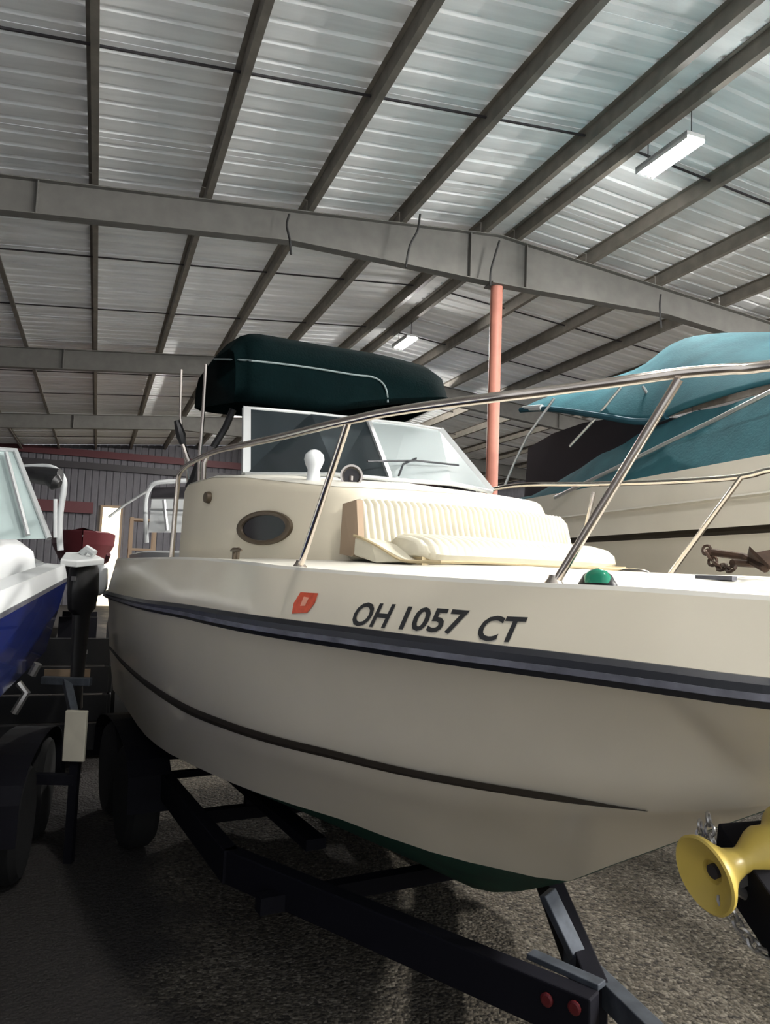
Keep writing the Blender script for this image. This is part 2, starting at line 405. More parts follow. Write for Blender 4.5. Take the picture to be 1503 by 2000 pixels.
zG = zc([(257, 1093), (373, 1093), (489, 1103), (540, 1110), (689, 1123), (875, 1136), (1099, 1149), (1200, 1153), (1351, 1163), (1502, 1173)], bR, .05)
zR = zc([(226, 1160), (276, 1171), (365, 1182), (450, 1196), (527, 1207), (605, 1217), (689, 1227), (875, 1251), (1099, 1277), (1300, 1302), (1503, 1327)], bR)
zS = zc([(242, 1296), (296, 1342), (365, 1385), (450, 1420), (527, 1445), (643, 1474), (759, 1503), (850, 1522), (1000, 1548), (1150, 1570), (1285, 1585)], bS)
zP = zc([(238, 1369), (276, 1427), (315, 1462), (373, 1493), (450, 1528), (566, 1570), (643, 1592), (759, 1636), (898, 1680), (1000, 1703), (1085, 1722)], bP)
stem = []
for px, py in [(1095, 1725), (1200, 1688), (1300, 1652), (1400, 1616), (1503, 1580)]:
    q = on_side(px, py, lambda x: 0); stem.append((q[0], q[2]))
keel = [(-.05, -1.42), (2, -1.44), (3, -1.42), (3.5, -1.36)] + [s for s in stem] + [(5.2, -.40), (5.42, -.2), (5.58, -.02), (5.62, .03)]
bG = [(-.05, 1.08), (.3, 1.14), (1, 1.15), (2, 1.15), (3, 1.115), (3.5, 1.05), (3.86, .96), (4.2, .85), (4.5, .715), (4.8, .54), (5.1, .34), (5.35, .16), (5.6, .02)]
zG = [(-.05, .02)] + zG + [(5.6, -.03)]
zR = [(-.05, -.22)] + zR + [(5.43, -.215)]
zS = [(-.05, -.66)] + zS + [(4.88, -.60)]
zP = [(-.05, -1.0)] + zP + [(4.02, -1.13)]
def kz(x): return lerp(keel, x)
def hp(x, s, b_, z_):
    b = lerp(b_, x); z = lerp(z_, x)
    if x >= b_[-1][0] - .001: b = .012; z = max(kz(x), z) if kz(x) < 0.02 and z_ is not zG else kz(x); z = kz(x)
    return P(x, s * b, max(z, kz(x)))
STN = [-.05, .0, .06, .15, .3, .5, .8, 1.1, 1.4, 1.7, 2, 2.3, 2.6, 2.8, 3, 3.2, 3.4, 3.55, 3.7, 3.8, 3.88, 3.95, 4.02, 4.1, 4.2, 4.3, 4.4, 4.5, 4.6, 4.65, 4.72, 4.8, 4.84, 4.88, 4.95, 5.02, 5.1, 5.2, 5.3, 5.36, 5.43, 5.5, 5.56, 5.6]
def section(x, s):
    g = hp(x, s, bG, zG); r = hp(x, s, bR, zR); q = hp(x, s, bS, zS); p_ = hp(x, s, bP, zP); k = P(x, 0, kz(x))
    # flare between rub rail and knuckle: hollow, more so forward
    hol = .05 * max(0, min(1, (x - 2) / 2)) * (1 if x < 4.86 else 0)
    out = [g, g.lerp(r, .33), g.lerp(r, .66), r]
    for t in (.2, .4, .6, .8):
        out.append(r.lerp(q, t) - BS * s * hol * math.sin(math.pi * t) + BS * s * (.014 if t == .6 and x < 4.5 else 0))
    out.append(q)
    for t in (.33, .66): out.append(q.lerp(p_, t))
    return out + [p_], [p_, p_.lerp(k, .35), p_.lerp(k, .7), k]
boat = empty('cabin_cruiser', P(2.6, 0, -1.44), math.atan2(BF.y, BF.x))
tag(boat, 'large cream cabin boat in front, with black rub rail and dark green canvas top', 'boat')
side, bot = MB(), MB()
for s in (1, -1):
    A = [section(x, s) for x in STN]
    side.grid([a[0] for a in A]); bot.grid([a[1] for a in A if True])
A0, B0 = section(STN[0], 1), section(STN[0], -1)
side.prism([p for p in A0[0]] + [p for p in B0[0]][::-1], BF * .002)
bot.prism([p for p in A0[1]] + [p for p in B0[1]][::-1][1:], BF * .002)
hull = side.build('hull', M['gel'], boat, smooth=True)
tag(bot.build('hull_bottom', M['green'], boat, smooth=True), 'dark green bottom paint below the waterline')
HT = BVHTree.FromPolygons(side.v, side.f)
def hit(px, py, tree=HT, off=.003):
    d = ray(px, py).normalized(); h = tree.ray_cast(EYE, d)
    if h[0] is None: return None, None
    n = h[1] if h[1].dot(d) < 0 else -h[1]
    return h[0] + n * off, n
# rub rail: black profile with worn grey insert, follows the rail line on both sides
for s in (1, -1):
    rows, ins = [], []
    for x in [q for q in STN if 0 <= q <= 5.43]:
        c = hp(x, s, bR, zR); wdt = .022 + .012 * min(1, max(0, (x - .5) / 3))
        n = (BS * s)
        rows.append([c + n * a + Z * h for a, h in ((-.03, .004), (.012, .004), (.026, -.012), (.026, -wdt * 1.5), (.012, -wdt * 2), (-.03, -wdt * 2))])
        ins.append([c + n * a + Z * h for a, h in ((.02, -wdt * .95), (.031, -wdt * .95), (.031, -wdt * 1.45), (.02, -wdt * 1.45))])
    MB().grid(rows, True, True).build('rub_rail', M['rubber'], boat)
    tag(MB().grid(ins, True, True).build('rub_rail_insert', M['railgrey'], boat), 'worn grey insert strip in the black rub rail')
# dark stripe along the knuckle
for s in (1, -1):
    rows = []
    for i in range(60):
        x = .02 + 4.61 * i / 59; c0 = hp(x, s, bS, zS); c1 = hp(x, s, bR, zR); c2 = hp(x, s, bP, zP)
        wdt = .024 + .022 * min(1, x / 2.5); wdt *= min(1, (4.64 - x) / .22 + .05)
        up = (c1 - c0).normalized(); dn = (c2 - c0).normalized(); n = BS * s * .006
        rows.append([c0 + up * wdt * .5 + n * 0.3, c0 + up * wdt * .5 + n, c0 + n * 1.3, c0 + dn * wdt * .5 + n, c0 + dn * wdt * .5 + n * .3 - n])
    MB().grid(rows).build('hull_stripe', M['stripe'], boat)
# deck
def dk(x, t, s):                            # t = 0 at the gunwale .. 1 on the centreline
    b = lerp(bG, x); z = lerp(zG, x)
    if x > 5.59: b = .01
    pr = [(0, 0, 0), (.0, .006, .012), (.0, .035, .012), (0, .045, .002), (0, .10, .004), (.3, 0, .02), (.65, 0, .045), (1, 0, .055)]
    a = pr[t]; yy = b * (1 - a[0]) - min(a[1], b * .9) if a[0] < 1 else 0
    return P(x, s * max(yy, 0), z + a[2])
mb = MB()
for s in (1, -1):
    mb.grid([[dk(x, t, s) for t in range(8)] for x in STN if x >= 1.7])
    mb.grid([[dk(x, t, s) for t in range(6 if x > 0 else 6)] for x in STN if x <= 1.7])
mb.build('deck', M['deck'], boat, smooth=True)
# cockpit well behind the cabin
MB().grid([[P(x, s * .80, z) for s, z in ((1, .04), (1, -.75), (-1, -.75), (-1, .04))] for x in (.15, 1.7)], caps=False).prism([P(.15, .8, .04), P(.15, .8, -.75), P(.15, -.8, -.75), P(.15, -.8, .04)], -BF * .03).build('cockpit_well', M['deck'], boat)
# trunk cabin
tk = [(1.50, .95), (2.0, .93), (2.4, .86), (2.8, .745), (3.04, .665), (3.14, .61), (3.19, .52), (3.24, .3), (3.26, 0)]
tk = tk + [(x, -y) for x, y in tk[::-1][1:]]
def ztop(x, y): return (.52 if x < 2.2 else .52 - (x - 2.2) * .155) + .045 * (1 - min(1, (y / .8) ** 2))
mb = MB(); rings = []
for inset, zz in ((0, None), (.012, -.06), (.03, -.015), (.06, 0), (.3, 0), (.9, 0), (.999, 0)):
    rg = []
    for x, y in tk:
        cx = 2.3 if inset > .2 else x - (.0 if inset == 0 else inset * .9 * (1 if x > 2.9 else 0))
        if inset > .2: X = x + (min(x, 2.6) - x) * inset; Y = y * (1 - inset)
        else: X = x - inset * (.9 if x > 3.1 else 0); Y = y - math.copysign(min(inset, abs(y)), y)
        rg.append(P(X, Y, lerp(zG, x) - .01 if zz is None else ztop(X, Y) + zz))
    rings.append(rg)
mb.grid(rings)
n = len(mb.v)
mb.prism([r[0] for r in rings[:-1]] + [r[-1] for r in rings[:-1]][::-1], BF * .005)
trunk = mb.build('cabin', M['gel'], boat, smooth=True)
TT = BVHTree.FromPolygons(mb.v, mb.f)
# upper brow of the cabin, in whiter gelcoat
rows = []
for x, y in tk:
    if x < 2.35 and False: continue
    rows.append([P(x - (.07 if x > 3.1 else 0), y - math.copysign(min(.07, abs(y)), y), ztop(x, y) + .004), P(x - (.02 if x > 3.1 else 0), y - math.copysign(min(.02, abs(y)), y), ztop(x, y) - .008), P(x, y - math.copysign(min(.003, abs(y)), y), ztop(x, y) - .05)])
tb = MB(); tb.grid([[p + Z * .003 for p in r] for r in rings[2:]])
for k_ in range(1): pass
tb.build('cabin_top', M['deck'], boat, smooth=True)
# ---- oval portlight in the cabin side
def frame_at(px, py, tree):
    p, n = hit(px, py, tree, 0); t = Z.cross(n).normalized(); return p, n, t, n.cross(t)
def oval(px, py, a, b, m1, m2, name):
    p, n, t, up = frame_at(px, py, TT)
    if up.z < 0: up = -up
    rows = []
    for k in range(33):
        an = 2 * math.pi * k / 32; rows.append([p + t * math.cos(an) * a * q + up * math.sin(an) * b * q2 + n * h for q, q2, h in ((1.0, 1.0, -.004), (.99, .98, .014), (.93, .88, .018), (.82, .74, .014), (.80, .70, -.004))])
    o = MB().grid(rows).build(name, M[m1], boat, smooth=True)
    g = MB().prism([p + t * math.cos(2 * math.pi * k / 32) * a * .84 + up * math.sin(2 * math.pi * k / 32) * b * .76 - n * .002 for k in range(32)], n * .006).build('glass', M[m2], o)
oval(516, 1031, .235, .088, 'bezel', 'pglass', 'portlight')
# ---- small fittings on the cabin side
def puck(px, py, r, h, m, name, tree=None, lab=None, parent=None):
    p, n = hit(px, py, tree or TT, 0)
    if p is None: print('MISS', name); return
    o = MB().lathe(p - n * .003, n, [(r * .9, 0), (r, h * .3), (r * .85, h), (r * .3, h * 1.05)], 16).build(name, M[m], parent or boat, smooth=True)
    return tag(o, lab)
puck(409, 972, .035, .03, 'bezel', 'side_light', lab='small dark round fitting on the cabin side')
puck(697, 988, .018, .02, 'steel', 'snap_knob')
# ---- forward bench: padded pleated backrest and seat in front of the cabin
def pad(name, ymax, ymin, prof, n, amp, m, pleat=True, endr=.05):
    mb = MB(); rows = []
    N = n * 6
    for i in range(N + 1):
        t = i / N; y = ymax + (ymin - ymax) * t
        e = min(t, 1 - t) * abs(ymax - ymin); rnd = 1 - max(0, 1 - e / endr) ** 2 * .35
        pl = amp * (abs(math.sin(math.pi * n * t)) - .5) if pleat else 0
        cx = sum(a for a, _, _ in prof) / len(prof); cz = sum(b for _, b, _ in prof) / len(prof)
        bow = -.10 * (y / .6) ** 2
        rows.append([P(cx + (a - cx) * rnd + bow + pl * k, y, cz + (b - cz) * rnd + pl * k * .4) for a, b, k in prof])
    mb.grid(rows, True, True)
    return mb.build(name, M[m], boat, smooth=True)
pad('backrest', .60, -.66, [(3.27, .05, 0), (3.265, .30, 0), (3.285, .325, .5), (3.32, .325, 1), (3.355, .30, 1), (3.375, .24, 1), (3.40, .17, 1), (3.42, .10, 1), (3.41, .06, 0)], 42, .012, 'vinyl')
pad('seat_cushion', .47, -.68, [(3.38, .05, 0), (3.385, .15, 1), (3.44, .175, 1), (3.56, .165, 1), (3.66, .145, 1), (3.71, .115, .7), (3.725, .08, 0), (3.71, .055, 0)], 34, .010, 'vinyl', endr=.09)
# tan board under the seat and the slanted seat side with welt
MB().prism([P(3.34, .46, .02), P(3.69 - .06, .46, .02), P(3.70 - .06, -.66, .02), P(3.3, -.66, .02)], Z * .05).build('seat_base', M['welt'], boat)
MB().prism([P(3.20, .625, .30), P(3.29, .60, .315), P(3.33, .60, .10), P(3.30, .615, .065), P(3.20, .63, .075)], -BS * .03).build('seat_end_board', M['tan'], boat)
MB().tube(spline([P(3.31, .615, .155), P(3.38, .60, .14), P(3.47, .56, .10), P(3.56, .52, .055), P(3.64, .475, .05), P(3.74, .44, .05)], 4) + spline([P(3.76, .38, .052), P(3.79, .2, .055), P(3.80, -.2, .055), P(3.75, -.66, .055)], 4), .007, 6).build('piping', M['welt'], boat)
MB().prism([P(3.31, .612, .15), P(3.42, .59, .125), P(3.60, .50, .05), P(3.45, .58, .04), P(3.31, .615, .07)], -BS * .12).build('seat_side_panel', M['vinyl'], boat, bevel=.008)
# ---- windshield: bent frame on the cabin top, three panes
wbm = [(2.02, .83, .52), (2.28, .79, .51), (2.62, .40, .51), (2.72, .13, .50), (2.66, -.30, .52), (2.42, -.755, .53)]
wtp = [(1.92, .76, .93), (2.03, .73, .93), (2.12, .36, .93), (2.12, -.02, .94), (2.12, -.30, .95), (2.10, -.56, .95)]
wind = MB()
bpts = [P(*q) for q in wbm[1:]]; tpts = [P(*q) for q in wtp[1:]]
wf = wind.tube(bpts, .013, 8).tube(tpts, .013, 8).build('windshield_frame', M['alu'], boat, smooth=True)
for i in (0, 2, 4):
    r_ = .016 if i != 4 else .02
    MB().bar(bpts[i], tpts[i], .045 if i != 2 else .03, .025, BF).build('mullion', M['alu'], wf)
for a, b in ((0, 2), (2, 4)):
    mbp = MB(); rows = []
    for i in range(a, b + 1): rows.append([bpts[i], tpts[i]])
    mbp.grid(rows).build('windshield_pane', M['dglass' if a == 0 else 'glass'], wf, solid=.005)
# wipers, searchlight, fan cowl on the cabin top
wf2 = MB().tube([P(2.76, .10, .52), P(2.66, .02, .60), P(2.56, -.12, .66)], .006, 6).tube([P(2.74, .28, .58), P(2.60, -.1, .64), P(2.5, -.45, .66)], .006, 6).build('wiper', M['rubber'], boat)
p, n = hit(640, 958, TT, 0)
sl = W(686, 930, 3.62); base = Vector((sl.x, sl.y, H + .44)); dirn = Vector((.05, -1, .0)).normalized()
lamp = MB().lathe(sl - dirn * .06, dirn, [(.012, 0), (.045, .02), (.055, .06), (.056, .075), (.046, .075), (.03, .045)], 20).tube([sl, base], .012, 8).build('searchlight', M['steel'], boat, smooth=True)
MB().lathe(sl - dirn * .02, dirn, [(.04, 0), (.044, .02)], 20).build('lens', M['pglass'], lamp)
q = W(612, 930, 3.65)
mb = MB().lathe(Vector((q.x, q.y, H + .42)), Z, [(.05, 0), (.035, .02), (.03, .07), (.04, .09), (.05, .12), (.045, .145), (.025, .165), (.008, .17)], 18)
mb.build('vent_cowl', M['white'], boat, smooth=True)
# ---- canvas top
rows = []
prof = [(2.08, .955), (2.11, 1.04), (2.09, 1.20), (2.02, 1.34), (1.90, 1.41), (1.60, 1.44), (1.30, 1.43), (1.05, 1.38), (.98, 1.28), (.97, 1.13)]
NY = 28
for i in range(NY + 1):
    t = i / NY; y = .80 - 1.48 * t
    e = min(t, 1 - t) * 1.5; rnd = math.sqrt(max(0, 1 - max(0, 1 - e / .16) ** 2)) if e < .16 else 1
    rr = []
    for k, (a, z_) in enumerate(prof):
        zb = .955 + .16 * max(0, t - .5) * 2 * 1.0 if k < 1 else z_
        if k == 0: zb = .955 + .22 * max(0, (t - .35)) / .65
        if k == 9: zb = 1.10
        zz = zb + (z_ - zb) * 1 if k in (0, 9) else z_
        if k in (0, 9): zz = zb
        if 0 < k < 9: zz = 1.07 + (max(z_, 1.0 + .2 * max(0, t - .35) / .65) - 1.07) * (.72 + .28 * rnd)
        sagw = .006 * math.sin(9 * t + a * 4)
        rr.append(P(1.5 + (a - 1.5) * (.86 + .14 * rnd), y, zz + sagw + .03 * (1 - (2 * t - 1) ** 2) * (1 if 2 < k < 8 else 0)))
    rows.append(rr)
mb = MB().grid(rows)
for rw, yy in ((rows[0], 1), (rows[-1], -1)):
    mb.prism(rw, BS * (-.004 * yy))
can = mb.build('canvas_top', M['canopy'], boat, smooth=True, solid=.006)
CT = BVHTree.FromPolygons(mb.v, mb.f)
pts = [hit(x, y, CT, .006)[0] for x, y in ((420, 702), (470, 704), (540, 711), (610, 720), (690, 733), (725, 737), (745, 748), (754, 765), (756, 785))]
pts = [p for p in pts if p]
if len(pts) > 3: MB().tube(spline(pts, 3), .006, 6).build('piping', M['seam'], can)
# canvas bows and aft frame poles
def pole(pix, Y, r, name, m='steel', lab=None):
    if not isinstance(Y, (list, tuple)): Y = [Y] * len(pix)
    return tag(MB().tube([W(a, b, c) for (a, b), c in zip(pix, Y)], r, 8).build(name, M[m], boat, smooth=True), lab)
pole([(402, 712), (397, 800), (389, 900), (384, 1085)], 4.75, .012, 'canvas_frame_pole')
pole([(354, 722), (352, 815), (372, 985)], 5.1, .010, 'canvas_frame_pole')
pole([(455, 800), (440, 835), (416, 874)], 4.5, .022, 'canvas_strap', 'black')
pole([(345, 822), (353, 850), (357, 868)], 5.0, [.02, .035, .02], 'rod_holder', 'black')
pole([(357, 868), (364, 890), (370, 905)], 5.0, .016, 'rod_holder_tube', 'steel')
pole([(388, 900), (382, 935), (368, 955)], 4.9, [.02, .04, .03], 'folded_strap', 'black')
pole([(405, 888), (398, 905), (396, 965), (378, 985), (376, 1085)], 4.7, .016, 'grab_rail')
# ---- bow rail
rp = [(414, 884, 1.0), (480, 868, 1.02), (560, 850, 1.02), (641, 830, 1.01), (700, 817, .98), (752, 806, .94), (850, 791, .88), (959, 777, .80), (1060, 765, .70), (1165, 751, .61), (1240, 741, .55), (1325, 729, .47), (1420, 721, .40), (1503, 714, .34)]
RL = []
for px, py, y in rp:
    RL.append(on_side(px, py, lambda x: y))
RL = [q for q in RL if q]
full = [(q[0], q[1], q[2]) for q in RL] + [(5.45, .18, .56), (5.55, 0, .565)]
aft = [(1.62, 1.02, .03), (1.66, 1.02, .45), (1.78, 1.02, full[0][2] - .03)]
stb = spline([P(*q) for q in aft + full], 5); prt = spline([P(q[0], -q[1], q[2]) for q in (aft + full)[::-1]], 5)
rail = MB().tube(stb + prt[1:], .0145, 12).build('bow_rail', M['steel'], boat, smooth=True)
def stan(bx, by, tx, ty, tz):
    for s in (1, -1):
        a = P(bx, s * by, lerp(zG, bx) + .005); b = P(tx, s * ty, tz)
        MB().tube([a, b], .0125, 10).build('stanchion', M['steel'], rail, smooth=True)
        MB().lathe(a, Z, [(.03, 0), (.028, .006), (.016, .022), (.014, .03)], 14).build('stanchion_base', M['steel'], rail, smooth=True)
q0 = on_side(1081, 1137, lambda x: lerp(bG, x) - .06); q1 = on_side(1325, 741, lambda x: .475)
stan(q0[0], q0[1], q1[0], q1[1], q1[2])
q0 = on_side(585, 1103, lambda x: lerp(bG, x) - .06); q1 = on_side(680, 822, lambda x: .99)
stan(q0[0], q0[1], q1[0], q1[1], q1[2])
a = P(2.95, -.98, .04); MB().tube([a, P(3.06, -1.0, .50)], .0125, 10).build('stanchion', M['steel'], rail, smooth=True)
# ---- green navigation light, cleat, anchor gear on the foredeck
q = on_side(1166, 1146, lambda x: lerp(bG, x) - .10); c = P(q[0], q[1], lerp(zG, q[0]) + .006)
nl = MB().grid([[c + BF * (.062 * math.cos(a) * r) + BS * (.032 * math.sin(a) * r) + Z * h for a in [2 * math.pi * k / 20 for k in range(20)]] for r, h in ((1.1, 0), (1.1, .008), (.95, .02), (.8, .034), (.45, .046), (.05, .05))], True, True).build('navigation_light', M['black'], boat, smooth=True)
MB().grid([[c + BF * (.012 + .045 * math.cos(a) * r) + BS * (.012 + .026 * math.sin(a) * r) + Z * h for a in [2 * math.pi * k / 16 for k in range(16)]] for r, h in ((1.0, .012), (1, .03), (.7, .045), (.1, .052))], True, True).build('lens', M['navgreen'], nl, smooth=True)
def cleat(x, y, ang=0, m='steel', sc=1):
    c = P(x, y, lerp(zG, x) + .012); d = BF * math.cos(ang) + BS * math.sin(ang)
    mb = MB().tube([c + Z * .04 * sc - d * .085 * sc, c + Z * .045 * sc - d * .04 * sc, c + Z * .042 * sc, c + Z * .045 * sc + d * .04 * sc, c + Z * .04 * sc + d * .085 * sc], [.004, .010, .012, .010, .004], 8)
    for t in (-.028, .028): mb.tube([c + d * t * sc, c + d * t * sc + Z * .042 * sc], .009, 8)
    mb.build('cleat', M[m], boat, smooth=True)
q = on_side(460, 1090, lambda x: lerp(bG, x) - .12); cleat(q[0], q[1], 0, 'bezel', 1.0)
q = on_side(1235, 1120, lambda x: -.30); cleat(q[0], q[1])
def chain(pts, r, wr, name, m, parent=None, grp=None):
    pts = spline(pts, 12); L = [0]
    for a, b in zip(pts, pts[1:]): L.append(L[-1] + (b - a).length)
    step = r * 2.3; n = max(2, int(L[-1] / step)); mb = MB()
    for i in range(n):
        d = i * step; k = next(j for j in range(1, len(L)) if L[j] >= d or j == len(L) - 1)
        t = (d - L[k - 1]) / max(1e-6, L[k] - L[k - 1]); c = pts[k - 1].lerp(pts[k], min(1, t)); ax = (pts[k] - pts[k - 1]).normalized()
        sd = ax.orthogonal().normalized(); 
        if i % 2: sd = ax.cross(sd)
        mb.tube([c + ax * math.cos(a) * r * 1.55 + sd * math.sin(a) * r for a in [2 * math.pi * j / 10 for j in range(10)]], wr, 5, closed=True)
    return mb.build(name, M[m], parent, smooth=True)
# rusty anchor lying on the foredeck
def dkz(x): return lerp(zG, x) + .058
ap = on_side(1452, 1140, lambda x: .10); ax_, ay_ = ap[0], .10
anch = empty('anchor', P(ax_, ay_, dkz(ax_))); tag(anch, 'small rusty brown anchor lying on the foredeck at the right edge', 'anchor')
MB().tube([P(ax_ - .11, ay_ + .02, dkz(ax_) + .065), P(ax_, ay_, dkz(ax_) + .05), P(ax_ + .11, ay_ + .06, dkz(ax_) + .015)], .011, 8).build('shank', M['rust'], anch, smooth=True)
for s in (-1, 1):
    b0 = P(ax_ + .02, ay_ + .012, dkz(ax_) + .045)
    MB().prism([b0, b0 + BF * .05 + BS * .06 * s + Z * .02, b0 + BF * .10 + BS * .05 * s - Z * .03, b0 + BF * .05 + BS * .012 * s - Z * .03], Z * .012).build('fluke', M['rust'], anch)
MB().tube([P(ax_ + .03, ay_ - .07, dkz(ax_) + .03), P(ax_ + .03, ay_ + .09, dkz(ax_) + .03)], .010, 8).build('stock', M['rust'], anch)
chain([P(ax_ - .11, ay_ + .02, dkz(ax_) + .07), P(ax_ - .06, ay_ + .05, dkz(ax_) + .03), P(ax_ - .0, ay_ + .08, dkz(ax_) + .015), P(ax_ + .07, ay_ + .12, dkz(ax_) + .012)], .013, .0045, 'anchor_chain', 'rust', anch)
q = on_side(1440, 1156, lambda x: .16); MB().box(P(ax_ + .0, .22, lerp(zG, ax_) + .045), BF * .12, BS * .02, Z * .012).build('deck_pad', M['railgrey'], boat)
# ---- registration lettering and sticker on the bow side
def text_mesh(txt, shear=.0, bold=.022):
    cu = bpy.data.curves.new('lettering', 'FONT'); cu.body = txt; cu.size = 1; cu.offset = bold; cu.extrude = 0; cu.resolution_u = 3
    o = bpy.data.objects.new('tmp', cu); C.objects.link(o); dg = bpy.context.evaluated_depsgraph_get(); dg.update()
    me = bpy.data.meshes.new_from_object(o.evaluated_get(dg)); C.objects.unlink(o); bpy.data.objects.remove(o); return me
def letter_run(txt, p0, u, v):
    me = text_mesh(txt); xs = [q.co.x for q in me.vertices]; ys = [q.co.y for q in me.vertices]
    x0, x1, y0, y1 = min(xs), max(xs), min(ys), max(ys); mb = MB()
    P0, n0 = hit(*p0, HT, 0); U1 = hit(p0[0] + u[0], p0[1] + u[1], HT, 0)[0]; V1 = hit(p0[0] + v[0], p0[1] + v[1], HT, 0)[0]
    for q in me.vertices:
        a = (q.co.x - x0) / (x1 - x0); b = (q.co.y - y0) / (y1 - y0)
        p = P0 + (U1 - P0) * a + (V1 - P0) * b
        near = HT.find_nearest(p); nn = near[1] if near[1].dot(EYE - near[0]) > 0 else -near[1]
        mb.v.append(near[0] + nn * .0025)
    for f in me.polygons: mb.f.append(tuple(f.vertices))
    tag(mb.build('registration_letters', M['letter'], boat), 'black slanted letters %s' % txt)
letter_run('OH', (681, 1222), (70, 6), (22, -46))
letter_run('1057', (778, 1230), (120, 11), (20, -46))
letter_run('CT', (925, 1251), (84, 5), (22, -49))
sp = [hit(x, y, HT, .003)[0] for x, y in ((588, 1157), (622, 1159), (616, 1178), (601, 1197), (571, 1199), (575, 1178))]
st = MB().prism(sp, -BS * -.0008).build('registration_sticker', M['sticker'], boat)
sp2 = [hit(x, y, HT, .0045)[0] for x, y in ((595, 1166), (605, 1168), (597, 1184), (588, 1184))]
MB().prism(sp2, BS * .0006).build('sticker_print', M['stickerlt'], st)

# ================================================================== BOAT TRAILER
GZ = -H
tr = empty('boat_trailer', P(2.4, 0, GZ), math.atan2(BF.y, BF.x)); tag(tr, 'black boat trailer carrying the big cream boat, with yellow bow roller', 'trailer')
def tp(px, py, z): q = WZ(px, py, z); return q
zb = .47
pA = tp(610, 1757, zb); pB = tp(1085, 1960, zb); la, lb = loc(pA), loc(pB)
f1 = P(4.45, .16, zb - H)
pk = P(2.75, .98, zb - H)
pk = pA - (pB - pA).normalized() * .55
MB().bar(pk, pB + (pB - pA) * .12, .075, .15).build('frame_beam', M['trailer'], tr, bevel=.006)
kx, ky, _ = loc(pk)
MB().bar(P(-.1, ky, zb - H), P(kx + .04, ky, zb - H), .075, .15).build('frame_beam', M['trailer'], tr, bevel=.006)
for s in (-1,):
    e = loc(pB)
    MB().bar(P(kx, -ky + .1, zb - H), P(e[0] + .06, e[1] - .12, zb - H), .075, .15).build('frame_beam', M['trailer'], tr, bevel=.006)
    MB().bar(P(-.1, -ky + .1, zb - H), P(kx + .04, -ky + .1, zb - H), .075, .15).build('frame_beam', M['trailer'], tr, bevel=.006)
e = loc(pB)
# tongue and its grey angle brace from the keel
ta, tb = tp(1128, 1880, .50), tp(1260, 2010, .50); td = (tb - ta).normalized()
MB().bar(ta - td * .05, tb + td * 1.3, .06, .08).build('tongue', M['trailergrey'], tr, bevel=.004)
up = W(1068, 1742, 2.80)
MB().bar(up, ta + Z * .02, .035, .06, BS).build('keel_support', M['trailergrey'], tr, bevel=.004)
MB().bar(tp(1035, 1863, .55), tp(1175, 1925, .55), .05, .02).build('bracket_plate', M['trailergrey'], tr, bevel=.003)
for a in ((1068, 1952), (1122, 1968)):
    c = tp(a[0], a[1], .47); nb = (pB - pA).normalized().cross(Z).normalized()
    c = c + nb * .0; 
    pp = hitp = None
    # reflector on the near face of the beam
    d = ray(*a); t = ((pA + nb * .042) - EYE).dot(nb) / d.dot(nb); c = EYE + d * t
    MB().lathe(c, nb, [(.022, 0), (.022, .006), (.015, .009)], 14).build('reflector', M['red'], tr)
for x in (.4, 1.9, 3.1): MB().bar(P(x, ky - .02, zb - H - .04), P(x, -ky + .12, zb - H - .04), .07, .07).build('cross_member', M['trailer'], tr)
for s in (1, -1): MB().bar(P(.1, s * .55, -1.30), P(2.9, s * .55, -1.285), .10, .05).build('bunk', M['trailer'], tr)
for s in (1, -1):
    for x in (.4, 1.9): MB().bar(P(x, s * .55, zb - H - .04), P(x, s * .55, -1.30), .05, .05, BF).build('bunk_post', M['trailer'], tr)
def wheel(parent, c, ax, r=.33, wd=.20):
    o = MB().lathe(c - ax * wd / 2, ax, [(r * .62, 0), (r * .9, 0), (r, wd * .18), (r, wd * .82), (r * .9, wd), (r * .62, wd)], 32).build('tyre', M['tyre'], parent, smooth=True)
    MB().lathe(c - ax * (wd * .42), ax, [(r * .62, 0), (r * .6, wd * .5), (r * .25, wd * .6), (r * .2, wd * .86)], 24).build('rim', M['galv'], parent, smooth=True)
for s in (1, -1):
    for x in (.25, .98):
        wheel(tr, P(x, s * 1.02, GZ + .33), BS * s)
    rows = []
    for k in range(13):
        a = math.pi * k / 12; cx = .615 - math.cos(a) * .80; cz = GZ + .33 + .42 * math.sin(a) ** .5
        rows.append([P(cx, s * .89, cz), P(cx, s * 1.15, cz)])
    MB().grid(rows).build('fender', M['trailer'], tr, solid=.006)
MB().tube([P(.615, .95, GZ + .33), P(.615, -.95, GZ + .33)], .03, 8).build('axle', M['trailer'], tr)
# winch post, yellow bow roller, chain
RC = W(1388, 1702, 1.86); RA = (Vector((.90, .33, .20))).normalized()
roller_prof = [(.0, .012), (.028, .012), (.032, .0), (.062, -.012), (.094, -.03), (.100, -.026), (.097, -.014), (.072, .012), (.046, .045), (.034, .085), (.034, .10), (.046, .125), (.062, .155), (.066, .17), (.060, .20), (.066, .225), (.090, .255), (.094, .262), (.05, .25), (0, .25)]
RC = W(1390, 1703, 1.90)
mb = MB().lathe(RC, RA, [(r * .95, h * 1.0) for r, h in roller_prof], 36)
tag(mb.build('bow_roller', M['yellow'], tr, smooth=True), 'yellow bow roller with flared ends')
MB().tube([RC - RA * .0, RC + RA * .30], .018, 12).build('roller_shaft', M['dark'], tr)
wp = W(1500, 1735, 2.02)
foot = Vector((wp.x + .26, wp.y - .42, .47))
MB().bar(W(1466, 1650, 2.1), W(1640, 1880, 1.75), .16, .20, RA).build('winch_post', M['trailer'], tr, bevel=.005)
